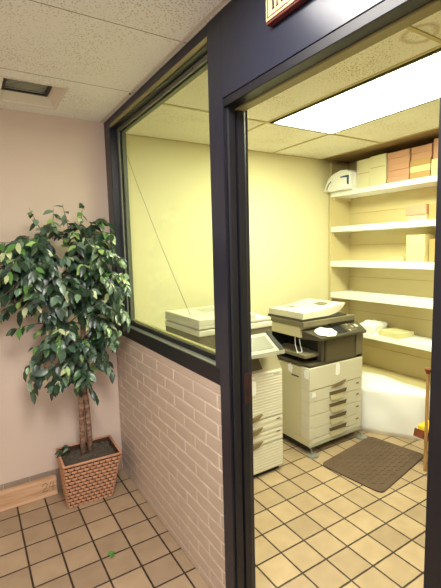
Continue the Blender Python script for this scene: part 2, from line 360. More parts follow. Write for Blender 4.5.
def serif(y, z): stroke((y-.006, z), (y+.006, z), .0012)
zb, ztp = 2.272, 2.316
stroke((-1.785, zb), (-1.785, ztp)); serif(-1.785, zb); serif(-1.785, ztp)
stroke((-1.803, zb), (-1.803, ztp), .002); serif(-1.803, zb); stroke((-1.803, ztp), (-1.826, zb), .0035); stroke((-1.826, zb), (-1.826, ztp), .002); serif(-1.826, ztp)
obj('lettering', bm, m_signink, t)

# ---------------------------------------------------------------- lumber on the floor with 24 written on it
t = thing('wooden_board', (-.85, -.03, 0), 'pale wooden board marked 24 lying along the foot of the wall', 'board')
obj('plank', box_(-1.30, -.457, -.052, -.014, 0.0, .122, .003), m_lumber, t)
bm = B()
def ps(pts): tube(bm, [(x, -.0525, z) for x, z in pts], .0016, 5)
ps([(-.545, .082), (-.540, .096), (-.524, .098), (-.516, .086), (-.526, .068), (-.548, .044), (-.514, .044)])
ps([(-.492, .100), (-.506, .066), (-.472, .066)]); ps([(-.480, .100), (-.485, .038)])
obj('pencil_number', bm, m_ink, t)

# ---------------------------------------------------------------- potted ficus
t = thing('potted_ficus', (-.275, -.165, 0), 'leafy artificial ficus tree in a square woven basket in the corner', 'plant')
def lerp(a, b, s): return a+(b-a)*s
PB = [(-.432, -.262), (-.160, -.278), (-.150, -.050), (-.420, -.045)]; PT = [(-.447, -.298), (-.098, -.318), (-.090, -.030), (-.440, -.022)]
ZT = .30
def pside(k, s, z):
    a, b = Vector(PB[k]).lerp(Vector(PB[(k+1) % 4]), s), Vector(PT[k]).lerp(Vector(PT[(k+1) % 4]), s)
    p = a.lerp(b, z/ZT); return Vector((p.x, p.y, z))
def loft(bm, ins, z0, z1):
    q = []
    for z in (z0, z1):
        r = []
        for k in range(4):
            p = pside(k, 0, z); c0 = Vector((-.275, -.165, z)); r.append(bm.verts.new(p + (c0-p).normalized()*ins))
        q.append(r)
    for k in range(4): bm.faces.new((q[0][k], q[0][(k+1) % 4], q[1][(k+1) % 4], q[1][k]))
    return q
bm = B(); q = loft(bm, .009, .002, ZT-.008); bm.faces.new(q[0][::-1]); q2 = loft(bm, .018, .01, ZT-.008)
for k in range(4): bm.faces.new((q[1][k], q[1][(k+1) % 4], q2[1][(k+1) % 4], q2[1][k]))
obj('basket_gap_shade', bm, m_basket_in, t)  # dark inner box, its colour paints the shade in the weave gaps
bm = B(); rows, cols = 12, 9; dz = (ZT-.022)/rows
for k in range(4):
    n2 = (pside((k+1) % 4, 0, .15)-pside(k, 0, .15)).cross(Vector((0, 0, 1))).normalized()
    for r in range(rows):
        for c_ in range(-1, cols):
            a = (c_ + (.5 if r % 2 else 0))/cols; b = a+1.0/cols; a, b = max(a+.005, 0), min(b-.005, 1)
            if b-a < .02: continue
            z0 = .004+r*dz; z1 = z0+dz*.75; g0 = []
            for i in range(5):
                s = lerp(a, b, i/4); out = (max(0, math.sin(math.pi*i/4))**.7)*.009 - .004
                g0.append([bm.verts.new(pside(k, s, z0)+n2*out*.6), bm.verts.new(pside(k, s, (z0+z1)/2)+n2*(out+.0025)), bm.verts.new(pside(k, s, z1)+n2*out*.6)])
            for i in range(4):
                for jj in range(2): bm.faces.new((g0[i][jj], g0[i+1][jj], g0[i+1][jj+1], g0[i][jj+1]))
obj('basket', bm, m_basket, t, True, keep=False)
bm = B()
for k in range(4):
    a, b = pside(k, 0, ZT-.008), pside(k, 1, ZT-.008); tube(bm, [a, a.lerp(b, .5), b], .0075, 8)
obj('basket_rim', bm, m_basket, t, True)
random.seed(11)
bm = B(); G = 16; g = []
for i in range(G+1):
    r = []
    for jj in range(G+1):
        p = pside(0, i/G, .262).lerp(pside(2, 1-i/G, .262), jj/G); c0 = Vector((-.275, -.165, .262)); p = c0+(p-c0)*.93
        p.z += random.uniform(-.014, .014)+.02*math.exp(-((p.x+.27)**2+(p.y+.15)**2)/.006); r.append(bm.verts.new(p))
    g.append(r)
for i in range(G):
    for jj in range(G): bm.faces.new((g[i][jj], g[i+1][jj], g[i+1][jj+1], g[i][jj+1]))
obj('soil', bm, m_soil, t, True)
# trunks
T1 = [(-.302, -.16, .25), (-.298, -.162, .45), (-.296, -.17, .65), (-.272, -.18, .85), (-.262, -.19, 1.02), (-.26, -.2, 1.25), (-.262, -.2, 1.5), (-.25, -.2, 1.66)]
T2 = [(-.254, -.152, .25), (-.256, -.155, .45), (-.262, -.17, .62), (-.285, -.19, .82), (-.31, -.2, 1.0), (-.36, -.21, 1.15), (-.44, -.21, 1.36), (-.50, -.21, 1.52), (-.51, -.21, 1.62)]
bm = B(); tube(bm, T1, [.018, .017, .017, .017, .016, .014, .011, .006], 9); obj('trunk', bm, m_bark, t, True)
bm = B(); tube(bm, T2, [.019, .018, .017, .017, .017, .015, .013, .009, .005], 9); obj('trunk', bm, m_bark, t, True)
bt = B(); lf = B()
def leaf(p, dirv, nrm, L_, wd):
    d_ = dirv.normalized(); s = d_.cross(nrm).normalized(); n_ = s.cross(d_).normalized(); rows_ = []
    prof = [(0, .0), (.14, .62), (.38, 1.0), (.62, .82), (.83, .38), (1.0, .0)]
    curl = random.uniform(.05, .28); fold = random.uniform(.12, .35); tw = random.uniform(-.15, .15)
    for u_, w_ in prof:
        c0 = p + d_*L_*u_ - n_*L_*curl*u_*u_
        if w_ == 0: rows_.append([lf.verts.new(c0)])
        else:
            hw = wd*w_*.5; rows_.append([lf.verts.new(c0 - s*hw + n_*hw*(fold+tw)), lf.verts.new(c0), lf.verts.new(c0 + s*hw + n_*hw*(fold-tw))])
    for a, b in zip(rows_, rows_[1:]):
        if len(a) == 1: lf.faces.new((a[0], b[1], b[0])); lf.faces.new((a[0], b[2], b[1]))
        elif len(b) == 1: lf.faces.new((a[0], a[1], b[0])); lf.faces.new((a[1], a[2], b[0]))
        else: lf.faces.new((a[0], a[1], b[1], b[0])); lf.faces.new((a[1], a[2], b[2], b[1]))
def clampv(p):
    p = Vector(p); p.y = min(p.y, -.035); p.x = min(p.x, -.045); return p
def twig(a, b, nl, sag, ll=.070):
    a, b = clampv(a), clampv(b); n = 7
    pts = [a.lerp(b, i/n)+Vector((0, 0, sag*math.sin(math.pi*i/n*.8))) for i in range(n+1)]
    pts = [clampv(p) for p in pts]
    tube(bt, pts, [.0034-.0026*i/n for i in range(n+1)], 4)
    for k in range(nl):
        f = .22+.78*(k+random.random()*.6)/nl; i = min(int(f*n), n-1); p = pts[i].lerp(pts[i+1], f*n-i)
        d_ = (pts[i+1]-pts[i]).normalized(); side = d_.cross(Vector((0, 0, 1)))
        side = side.normalized()*(1 if k % 2 else -1) if side.length > .01 else Vector((1, 0, 0))
        dv = d_*.6+side*random.uniform(.3, .9)+Vector((random.uniform(-.3, .3), random.uniform(-.45, .15), random.uniform(-1.25, -.1)))
        out = Vector((p.x+.33, p.y-.10, .25)).normalized()
        nv = out+Vector((random.uniform(-.6, .6), random.uniform(-.9, .1), random.uniform(.0, 1.0)))
        l = ll*random.uniform(.72, 1.18); w_ = l*random.uniform(.42, .56)
        e = p+dv.normalized()*l
        if e.y > -.02 or e.x > -.02: dv = Vector((min(dv.x, -.1) if e.x > -.02 else dv.x, min(dv.y, -.1) if e.y > -.02 else dv.y, dv.z-.3))
        if p.x > -.06: dv.x = min(dv.x, -.05)
        leaf(p, dv, nv, l, w_)
random.seed(23)
def rnd_in(c, r):
    while True:
        v = Vector([random.uniform(-1, 1) for _ in range(3)])
        if .25 < v.length < 1: return Vector((c[0]+v.x*r[0], c[1]+v.y*r[1], c[2]+v.z*r[2]))
def lobe(c, r, n, anchors, nl=10):
    for _ in range(n):
        b = rnd_in(c, r); a = min((Vector(p) for p in anchors), key=lambda q: (q-b).length+random.uniform(0, .15))
        dv = b-a; L_ = min(dv.length, random.uniform(.16, .30)); st_ = b-dv.normalized()*L_
        b2 = Vector(b)+Vector((0, 0, -random.uniform(.0, .10)))
        if (a-st_).length > .05: tube(bt, [clampv(a), clampv(a.lerp(st_, .5)+Vector((0, 0, .02))), clampv(st_)], [.005, .004, .0034], 5)
        twig(st_, b2, nl, random.uniform(.01, .05))
anc = T1[4:]+T2[4:]
lobe((-.36, -.24, 1.50), (.33, .19, .30), 125, anc)
lobe((-.64, -.24, 1.42), (.24, .18, .25), 68, anc)
lobe((-.13, -.33, 1.45), (.12, .25, .33), 74, anc)
lobe((-.36, -.24, .99), (.27, .17, .20), 70, [T1[3], T1[4], T2[3], T2[4], T2[5]])
lobe((-.14, -.30, 1.12), (.10, .16, .20), 22, [T1[4], T1[5]])
# single sprays that stand out of the crown
for a, b, nl, sg in (((-.45, -.2, 1.68), (-.52, -.21, 1.84), 5, .0), ((-.30, -.2, 1.68), (-.34, -.22, 1.87), 6, 0), ((-.25, -.2, 1.66), (-.22, -.22, 1.88), 8, 0),
                     ((-.40, -.2, 1.66), (-.39, -.22, 1.84), 6, 0), ((-.2, -.2, 1.62), (-.10, -.25, 1.78), 8, .02), ((-.50, -.22, .98), (-.60, -.25, .80), 9, .04),
                     ((-.34, -.22, .86), (-.32, -.26, .74), 9, .0), ((-.50, -.22, 1.02), (-.62, -.24, .86), 9, .03), ((-.48, -.22, .95), (-.585, -.26, .74), 9, .03), ((-.42, -.22, .9), (-.47, -.25, .73), 8, .02), ((-.30, -.22, .86), (-.22, -.26, .66), 10, .01), ((-.18, -.25, .95), (-.12, -.3, .80), 9, .01),
                     ((-.1, -.3, 1.3), (-.05, -.45, 1.12), 9, .03), ((-.1, -.3, 1.45), (-.05, -.50, 1.33), 9, .03), ((-.12, -.25, 1.6), (-.05, -.40, 1.5), 8, .02)):
    twig(a, b, nl, sg, .066)
obj('branches', bt, m_twig, t)
fo = obj('foliage', lf, m_leaf, t, True, keep=True)
# few leaves lying on the soil edge
lf = B(); random.seed(3)
for k in range(7): leaf(Vector((-.41+random.uniform(-.03, .03), -.09+random.uniform(-.05, .05), .30+random.uniform(0, .02))), Vector((random.uniform(-1, .6), random.uniform(-1, .2), -.05)), Vector((0, -.3, 1)), .05, .024)
obj('dropped_leaf', lf, m_leaf, t, True, kind='stuff', keep=True)
lf = B()
leaf(Vector((-.345, -.790, .012)), Vector((1, .35, -.05)), Vector((0, 0, 1)), .055, .026); leaf(Vector((-.335, -.815, .010)), Vector((.7, .9, 0)), Vector((.2, 0, 1)), .045, .022)
m_gl = mat('fallen_leaf_green', (96, 150, 70), .5)
based('fallen_leaf', lf, m_gl, (-.325, -.79, .004), 'bright green fallen leaf on the brown floor tiles', 'leaf')

# ---------------------------------------------------------------- copier by the door (left)
def patch(bm, pts, axis, a, b):
    prism(bm, pts, axis, a, b)
t = thing('photocopier', (.65, -.37, 0), 'tall cream photocopier with ribbed front panels beside the doorway', 'photocopier')
A0, A1, F0, Bk = .312, .960, -.66, -.16
obj('plinth', box_(A0+.02, A1-.02, F0+.03, Bk-.02, 0, .032), m_black, t)
bm = B(); box(bm, A0, A1, F0+.012, Bk, .030, .745, .006, 2); cab = obj('cabinet', bm, m_cream, t)
def ribbed(name, z0, z1, rib, par, x0=A0+.004, x1=A1-.004):
    bm = B(); n = int((z1-z0)/rib); pts = [(F0+.014, z0)]
    for i in range(n):
        a = z0+(z1-z0)*i/n; b = z0+(z1-z0)*(i+1)/n; pts += [(F0+.0025, a+.001), (F0, (a+b)/2), (F0+.0025, b-.001)]
    pts += [(F0+.014, z1)]; prism(bm, pts, 'x', x0, x1); return obj(name, bm, m_cream, par)
ribbed('front_door', .418, .738, .019, t)
dr1 = ribbed('drawer', .328, .411, .028, t); dr2 = ribbed('drawer', .232, .322, .030, t); ribbed('lower_panel', .040, .226, .020, t)
for par, z in ((t, .428), (dr1, .335), (dr2, .238)):
    bm = B(); prism(bm, [(.64, z+.018), (.775, z+.030), (.735, z-.004), (.64, z-.022)], 'y', F0-.016, F0+.002, .002); obj('handle', bm, m_handle, par)
for z in (.392, .300):
    obj('size_label', box_(.90, .932, F0-.0012, F0+.001, z-.005, z+.004), m_handle, t)
obj('badge', box_(.885, .93, F0-.0012, F0+.001, .712, .722), m_lgrey, t)
bm = B(); prism(bm, [(.640, .60), (.718, .60), (.728, .62), (.725, .69), (.70, .70), (.64, .70)], 'y', F0-.003, F0+.001); q = obj('paper_label', bm, m_white, t); q['label'] = 'white paper note on the front door'
# sloping neck
bm = B(); v = [bm.verts.new(p) for p in ((A0, F0+.01, .745), (A1, F0+.01, .745), (A1, Bk, .745), (A0, Bk, .745), (A0, F0+.10, .93), (.900, F0+.06, .95), (.900, Bk, .95), (A0, Bk, .93))]
for f in ((0, 1, 5, 4), (1, 2, 6, 5), (2, 3, 7, 6), (3, 0, 4, 7), (4, 5, 6, 7), (3, 2, 1, 0)): bm.faces.new([v[i] for i in f])
obj('neck', bm, m_neck, t)
bm = B(); prism(bm, [(.50, .765), (.782, .770), (.742, .86), (.66, .93), (.50, .93)], 'y', F0-.004, F0+.06); obj('paper_exit', bm, m_dgrey, t)
bm = B(); box(bm, A0, .880, F0+.01, Bk, .945, 1.052, .008, 2); obj('scanner_body', bm, m_grey, t)
bm = B(); box(bm, A0-.003, .874, F0, Bk, 1.050, 1.088, .008, 2); obj('scanner_bed', bm, m_cream, t)
bm = B(); box(bm, A0, .868, F0+.005, Bk, 1.093, 1.115, .006, 2); box(bm, A0, .74, F0+.005, Bk, 1.112, 1.155, .008, 2); lid = obj('document_feeder', bm, m_cream, t)
bm = B(); prism(bm, [(A0+.22, F0+.10), (A0+.36, F0+.08), (A0+.36, F0+.2), (A0+.24, F0+.24)], 'z', 1.1545, 1.1565); prism(bm, [(A0+.16, F0+.22), (A0+.32, F0+.27), (A0+.34, F0+.42), (A0+.2, F0+.42)], 'z', 1.1545, 1.1562); obj('feeder_slot', bm, m_lgrey, lid)
# tilted control panel
bm = B(); v = [bm.verts.new(p) for p in ((.60, F0-.10, .885), (.893, F0-.10, .880), (.85, F0+.03, .998), (.60, F0+.03, .998), (.60, F0-.10, .91), (.893, F0-.10, .908), (.85, F0+.03, 1.03), (.60, F0+.03, 1.03))]
for f in ((0, 1, 2, 3), (4, 5, 6, 7), (0, 1, 5, 4), (1, 2, 6, 5), (2, 3, 7, 6), (3, 0, 4, 7)): bm.faces.new([v[i] for i in f])
cp = obj('control_panel', bm, m_lgrey, t)
bm = B(); v = [bm.verts.new(p) for p in ((.848, F0-.101, .9105), (.888, F0-.101, .9100), (.850, F0+.01, 1.016), (.822, F0+.01, 1.016))]; bm.faces.new(v)
for p in ((.848, F0-.103, .913), (.888, F0-.103, .9125), (.850, F0+.008, 1.0185), (.822, F0+.008, 1.0185)): bm.verts.new(p)
bm.verts.ensure_lookup_table(); bm.faces.new(bm.verts[4:8]); obj('key_strip', bm, m_black, cp)
bm = B(); v = [bm.verts.new((x, y, z)) for x, y, z in ((.63, F0-.085, .927), (.82, F0-.085, .926), (.80, F0-.01, .996), (.63, F0-.01, .996))]; bm.faces.new(v); obj('display', bm, m_screen, cp)

# ---------------------------------------------------------------- copier in the room (centre)
t = thing('photocopier', (1.53, -.37, 0), 'photocopier with dark grey upper body and four cream paper drawers', 'photocopier')
A0, A1, F0, Bk = 1.240, 1.824, -.635, -.03
for (x, y) in ((1.259, -.646), (1.800, -.66)):
    bm = B(); bmesh.ops.create_cone(bm, segments=20, radius1=.046, radius2=.042, depth=.014, cap_ends=True, matrix=Matrix.Translation((x, y, .007)))
    p = obj('stabiliser_foot', bm, m_chrome, t); tube_ = tube(B(), [(x, y, .012), (x, y+.02, .065)], .005, 8); obj('foot_bolt', tube_, m_chrome, p)
obj('base', box_(A0+.02, A1-.02, F0+.05, Bk, .018, .066), m_black, t)
obj('base_frame', box_(A0+.002, A1, F0+.008, Bk, .064, .122, .002), m_cream2, t)
obj('base_bar', box_(A0-.004, A1+.004, F0-.003, F0+.009, .062, .086, .002), m_lgrey, t)
obj('base_panel', box_(A0+.03, A1-.002, F0, F0+.01, .090, .120, .001), m_cream, t)
obj('cabinet_body', box_(A0+.001, A1, F0+.010, Bk, .122, .668, .003), m_cream2, t)
zz = [.1225, .205, .3085, .413, .507]
for i in range(4):
    z0, z1 = zz[i]+.002, zz[i+1]-.002
    bm = B(); box(bm, A0, A1+.002, F0, F0+.09, z0, z1, .003, 2); dw = obj('paper_drawer', bm, m_cream, t)
    hz = zz[i+1]-.022 if i else .190
    hz = (.170, .268, .366, .462)[i]
    bm = B(); prism(bm, [(1.442, hz-.012), (1.628, hz-.012), (1.622, hz-.030), (1.600, hz-.078), (1.468, hz-.078), (1.448, hz-.030)], 'y', F0-.010, F0+.004, .002); hd = obj('handle', bm, m_cream2, dw)
    bm = B(); prism(bm, [(1.436, hz), (1.634, hz), (1.622, hz-.030), (1.450, hz-.026)], 'y', F0-.0125, F0-.0105); obj('handle_recess', bm, m_recess, hd)
    obj('size_label', box_(1.757, 1.790, F0-.0012, F0+.001, z1-.045, z1-.032), m_handle, dw)
obj('front_cover', box_(A0, A1+.002, F0-.003, F0+.09, .509, .678, .005, 2), m_cream, t)
bm = B(); prism(bm, [(1.462, .505), (1.628, .530), (1.62, .512), (1.58, .49), (1.50, .488)], 'y', F0-.008, F0-.0035); obj('cover_grip', bm, m_handle, t)
obj('side_slot', box_(A0-.0015, A0+.002, -.52, -.44, .585, .596), m_dgrey, t)
def lab(bm, pts, axis, a, b): prism(bm, pts, axis, a, b); q = obj('paper_label', bm, m_white, t); q['label'] = 'white sticker'
lab(B(), [(1.512, .585), (1.536, .575), (1.558, .59), (1.562, .655), (1.545, .672), (1.515, .665)], 'y', F0-.0055, F0-.0035)
lab(B(), [(1.262, .452), (1.302, .452), (1.306, .470), (1.300, .486), (1.268, .486)], 'y', F0-.0025, F0-.0005)
lab(B(), [(-.445, .60), (-.405, .612), (-.398, .66), (-.43, .675), (-.455, .655)], 'x', A0-.003, A0-.0005)
lab(B(), [(-.625, .595), (-.585, .60), (-.578, .655), (-.615, .668), (-.632, .66)], 'x', A0-.0035, A0-.0005)
# upper dark unit
obj('engine_deck', box_(A0+.006, A1-.001, F0+.004, Bk, .679, .704, .003), m_dgrey, t)
obj('rear_housing', box_(A0+.20, A1, F0+.16, Bk, .705, .90, .003), m_black, t)
bm = B(); box(bm, A0+.004, A0+.20, -.20, Bk, .705, .90, .003); obj('rear_corner', bm, m_black, t)
obj('output_cavity', box_(A0+.17, A0+.198, F0+.03, -.20, .705, .895), m_black, t)
bm = B(); prism(bm, [(A0-.012, -.60), (A0+.168, -.60), (A0+.168, -.205), (A0-.012, -.205)], 'z', .748, .775, .004); tr = obj('output_tray', bm, m_grey, t)
bm = B(); tube(bm, [(A0+.005, -.50, .776), (A0+.012, -.47, .83), (A0+.045, -.43, .895)], .0035, 6); tube(bm, [(A0+.035, -.52, .776), (A0+.045, -.49, .83), (A0+.065, -.45, .895)], .0035, 6); tube(bm, [(A0+.005, -.50, .777), (A0+.035, -.52, .777)], .0035, 6); obj('paper_stopper', bm, m_white, t)
obj('front_door', box_(1.413, 1.734, F0-.004, F0+.045, .695, .872, .012, 2), m_door, t)
obj('door_surround', box_(1.385, 1.742, F0+.012, F0+.16, .705, .90, .002), m_black, t)
obj('side_pillar', box_(1.758, 1.842, F0+.004, F0+.16, .680, .897, .004), m_grey, t)
obj('panel_pillar', box_(1.372, 1.400, F0+.004, F0+.05, .705, .893, .004), m_dgrey, t)
# scanner body
obj('scanner_side', box_(A0, A0+.30, F0+.10, -.15, .895, .975, .004), m_cream2, t)
obj('scanner_unit', box_(A0-.002, A1-.02, F0+.06, -.14, .976, 1.018, .005, 2), m_grey, t)
obj('scanner_core', box_(A0+.30, A1, F0+.08, -.15, .900, .976, .003), m_dgrey, t)
# control panel wedge
bm = B(); v = []
for (x, k) in ((A0+.045, 0), (A1+.01, 1)):
    for (y, z) in ((-.668, .880), (-.668, .900), (-.545, .955), (-.50, .955), (-.50, .882)):
        xx = x + ((-.04 if y > -.6 else .05) if k == 0 else (0 if y < -.6 else .035)); v.append(bm.verts.new((xx, y, z)))
bm.faces.new(v[:5]); bm.faces.new(v[5:][::-1])
for i in range(5): bm.faces.new((v[i], v[(i+1) % 5], v[5+(i+1) % 5], v[5+i]))
bmesh.ops.recalc_face_normals(bm, faces=bm.faces[:]); bmesh.ops.bevel(bm, geom=bm.edges[:], offset=.003, segments=1, affect='EDGES')
cp = obj('control_panel', bm, m_dgrey, t)
def onpanel(x, s): return (x, -.668+.123*s, .900+.055*s)     # a point on the sloping panel face
def ppatch(name, x0, x1, s0, s1, m, lift, par):
    bm = B(); n = Vector((0, -.408, .913))
    lo = [Vector(onpanel(x, s)) + n*.0005 for x, s in ((x0, s0), (x1, s0), (x1, s1), (x0, s1))]; a = [bm.verts.new(p) for p in lo]; b = [bm.verts.new(p+n*lift) for p in lo]
    bm.faces.new(a[::-1]); bm.faces.new(b)
    for i in range(4): bm.faces.new((a[i], a[(i+1) % 4], b[(i+1) % 4], b[i]))
    return obj(name, bm, m, par)
ppatch('key_panel', 1.53, 1.64, .15, .9, m_black, .002, cp)
for i in range(3):
    for jj in range(3): ppatch('key', 1.67+i*.03, 1.687+i*.03, .2+jj*.26, .36+jj*.26, m_lgrey if (i+jj) % 3 == 0 else m_grey, .004, cp)
ppatch('start_key', 1.775, 1.80, .45, .7, m_cream, .005, cp)
# irregular sheet on the panel
bm = B(); n = Vector((0, -.408, .913)); pts = [(1.335, .30), (1.40, .02), (1.47, -.04), (1.52, .22), (1.515, .62), (1.47, .70), (1.43, .95), (1.36, .80), (1.33, .62)]
a = [bm.verts.new(Vector(onpanel(*q))+n*.005) for q in pts]; b = [bm.verts.new(Vector(onpanel(*q))+n*.009) for q in pts]; bm.faces.new(a[::-1]); bm.faces.new(b)
for i in range(len(pts)): bm.faces.new((a[i], a[(i+1) % len(pts)], b[(i+1) % len(pts)], b[i]))
q = obj('paper_note', bm, m_white, cp); q['label'] = 'white paper stuck on the control panel'
# lid with the raised document tray, profile in x-z, curved
bm = B(); box(bm, A0+.002, A1-.10, F0+.075, -.15, 1.019, 1.035, .003); obj('lid_base', bm, m_dgrey, t)
prof = [(A0+.004, 1.036), (A0+.28, 1.037), (1.60, 1.050), (1.66, 1.078), (1.705, 1.118), (1.70, 1.124), (1.62, 1.118), (1.52, 1.100), (1.42, 1.090), (A0+.008, 1.086)]
bm = B(); prism(bm, prof, 'y', F0+.072, -.155, .004); ld = obj('lid', bm, m_cream, t)
bm = B(); prism(bm, [(1.55, 1.108), (1.62, 1.1205), (1.62, 1.1225), (1.55, 1.110)], 'y', -.47, -.36); obj('tray_marking', bm, m_grey, ld); obj('tray_marking', box_(1.38, 1.43, -.30, -.20, 1.0885, 1.0915), m_grey, ld)

# ---------------------------------------------------------------- floor mat
t = thing('floor_mat', (1.57, -.98, 0), 'dark brown rubber diamond-tread mat on the yellow tiles', 'mat')
C4 = [(1.215, -.772), (1.275, -1.242), (1.950, -1.122), (1.868, -.690)]
def mp(s, u): a = Vector(C4[0]).lerp(Vector(C4[3]), s); b = Vector(C4[1]).lerp(Vector(C4[2]), s); p = a.lerp(b, u); return p
bm = B(); pts = []
for (s, u, a0) in ((0, 0, 0), (0, 1, 1), (1, 1, 2), (1, 0, 3)):
    for k in range(5):
        an = k/4*math.pi/2; r = .09
        ds, du = r*.7*(1-math.sin(an)), r*(1-math.cos(an))
        ss = s+ds if s == 0 else s-ds; uu = u+du if u == 0 else u-du
        pts.append((ss, uu))
pts = sorted(set((round(a, 4), round(b, 4)) for a, b in pts), key=lambda q: math.atan2(q[1]-.5, q[0]-.5))
W2 = [tuple(mp(*q)) for q in pts]
prism(bm, W2, 'z', .001, .010); base = obj('mat_base', bm, m_mat, t)
bm = B(); nx, ny = 16, 11
for i in range(nx):
    for jj in range(ny):
        s = .06+.88*(i+.5)/nx; u = .07+.86*(jj+.5)/ny; p = mp(s, u); q = mp(s+.022, u+.0); r_ = mp(s, u+.03); ang = 1 if (i+jj) % 2 else -1
        d1 = ((q-p)*1.0+(r_-p)*ang).normalized(); d2 = Vector((-d1.y, d1.x))
        vs_ = [bm.verts.new((*(p+d1*a+d2*b), z)) for z, kk in ((.0098, 1), (.0135, .6)) for a, b in ((.017*kk, 0), (0, .006*kk), (-.017*kk, 0), (0, -.006*kk))]
        bm.faces.new(vs_[4:])
        for k in range(4): bm.faces.new((vs_[k], vs_[(k+1) % 4], vs_[4+(k+1) % 4], vs_[4+k]))
obj('tread', bm, m_mat, t)

# ---------------------------------------------------------------- shelving
XS = 2.300; SE = -1.25
t = thing('shelving_unit', (2.44, -.53, 0), 'built-in shelving with thick bright white shelves on the far wall', 'shelves')
obj('side_panel', box_(XS+.012, 2.582, .150, .186, 0, 2.395, .001), m_shelf, t)
obj('side_panel', box_(XS+.012, 2.582, SE-.03, SE, 0, 2.395, .001), m_shelf, t)
bm = B(); box(bm, 2.583, 2.598, SE-.03, .188, .0, 2.40)
obj('back_panel', bm, m_shelf, t)
SH = [(2.060, 2.106, 0), (1.716, 1.768, 0), (1.370, 1.424, 0), (1.052, 1.106, 0), (.702, .748, 0)]
for (z0, z1, _) in SH:
    obj('shelf', box_(XS, 2.581, SE+.001, .149, z0, z1, .004, 2), m_shelfwhite, t)
    obj('cleat', box_(XS+.03, 2.581, .128, .149, z0-.03, z0-.001), m_shelf, t)
obj('bottom_shelf', box_(XS-.02, 2.581, SE+.001, .149, .322, .352, .004), m_shelf, t)
bm = B()
for z in (2.24, 1.90, 1.58, 1.25, .90, .55): box(bm, 2.5805, 2.583, SE, .15, z, z+.004)
obj('panel_joint', bm, m_tan, t)

# ---------------------------------------------------------------- stock on the shelves
def stock(name, x0, x1, y0, y1, z0, z1, m, label, cat, group=None, rz=0, bev=.004):
    bm = B(); cx, cy = (x0+x1)/2, (y0+y1)/2; box(bm, x0-cx, x1-cx, y0-cy, y1-cy, 0, z1-z0, bev, 2)
    o = obj(name, bm, m); o.location = (cx, cy, z0); o.rotation_euler.z = rz; o['label'] = label; o['category'] = cat
    if group: o['group'] = group
    return o
def band(o, x, y0, y1, z0, z1, m, name='end_label'):       # label on the end facing the room
    bm = B(); box(bm, x-.0015, x+.001, y0, y1, z0, z1); loc = o.location; me = bpy.data.meshes.new(name)
    for v in bm.verts: v.co -= loc
    bm.to_mesh(me); bm.free(); me.materials.append(m); c_ = bpy.data.objects.new(name, me); COL.objects.link(c_); c_.parent = o
z = 2.1062
o = stock('carton', 2.325, 2.57, -.292, -.145, z, 2.362, m_carton, 'cream carton on the top shelf, next to the white bag', 'box', 'cartons on the top shelf')
band(o, 2.325, -.285, -.150, 2.235, 2.240, m_tan, 'flap_edge')
o = stock('carton', 2.320, 2.57, -.462, -.297, z, 2.368, m_carton, 'cream carton on the top shelf, next to the pink reams', 'box', 'cartons on the top shelf')
band(o, 2.320, -.455, -.305, 2.262, 2.267, m_tan, 'flap_edge')
g = 'paper reams on the top shelf'
names = ['lowest', 'second from the bottom', 'middle', 'second from the top', 'topmost']
for k in range(5):
    stock('paper_ream', 2.33+(.006 if k % 2 else 0), 2.56, -.675, -.470, z+k*.0515, z+(k+1)*.0515-.0005, m_pink, 'pink-wrapped paper ream, %s of five stacked beside the cream cartons' % names[k], 'paper', g)
for k in range(3):
    stock('paper_ream', 2.322, 2.55, -.862, -.690, z+k*.0515, z+(k+1)*.0515-.0005, m_tan if k != 1 else m_creamream, '%s paper ream, %s of the three yellow ones at the right of the top shelf' % ('tan' if k != 1 else 'pale', ['lowest', 'middle', 'topmost'][k]), 'paper', g)
for k in range(2):
    stock('paper_ream', 2.34, 2.56, -.858, -.684, z+.1545+k*.0515, z+.1545+(k+1)*.0515-.0005, m_pink, 'pinkish paper ream, %s of two lying over the yellow reams' % ['lower', 'upper'][k], 'paper', g, .02)
stock('carton', 2.322, 2.55, -1.02, -.870, z, z+.13, m_creamream, 'low cream box at the right end of the top shelf', 'box', 'cartons on the top shelf')
stock('carton', 2.335, 2.55, -1.02, -.876, z+.1302, z+.285, m_pink, 'pink box on the cream box at the right end of the top shelf', 'box', 'cartons on the top shelf')
z = 1.7682; g = 'paper on the second shelf'
stock('paper_ream', 2.335, 2.53, -.838, -.668, z, z+.046, m_creamream, 'cream paper ream under the pink one on the second shelf', 'paper', g)
stock('paper_ream', 2.325, 2.53, -.838, -.655, z+.0465, z+.128, m_pink, 'pink-wrapped thick paper ream on the second shelf', 'paper', g)
stock('carton', 2.35, 2.55, -1.03, -.845, z, z+.125, m_tan, 'tan box at the right end of the second shelf', 'box', g)
z = 1.4242; g = 'paper on the third shelf'
stock('paper_ream', 2.33, 2.53, -.640, -.500, z, z+.040, m_creamream, 'low cream packet left of the stack on the third shelf', 'paper', g)
for k, h in enumerate((.052, .088, .088)):
    zz_ = z+[0, .0525, .141][k]
    stock('paper_ream', 2.325, 2.53, -.832, -.668, zz_, zz_+h-.0005, m_creamream, 'cream paper packet, %s of the stack on the third shelf' % ['bottom', 'middle', 'top'][k], 'paper', g, (.0, .03, .015)[k])
stock('carton', 2.37, 2.55, -1.03, -.845, z, z+.19, m_tan, 'tan-brown box at the right end of the third shelf', 'box', g)
z = .7482
o = stock('paper_ream', 2.315, 2.52, -.640, -.420, z, z+.05, m_creamream, 'cream paper packet lying askew on the fifth shelf', 'paper', None, -.12)
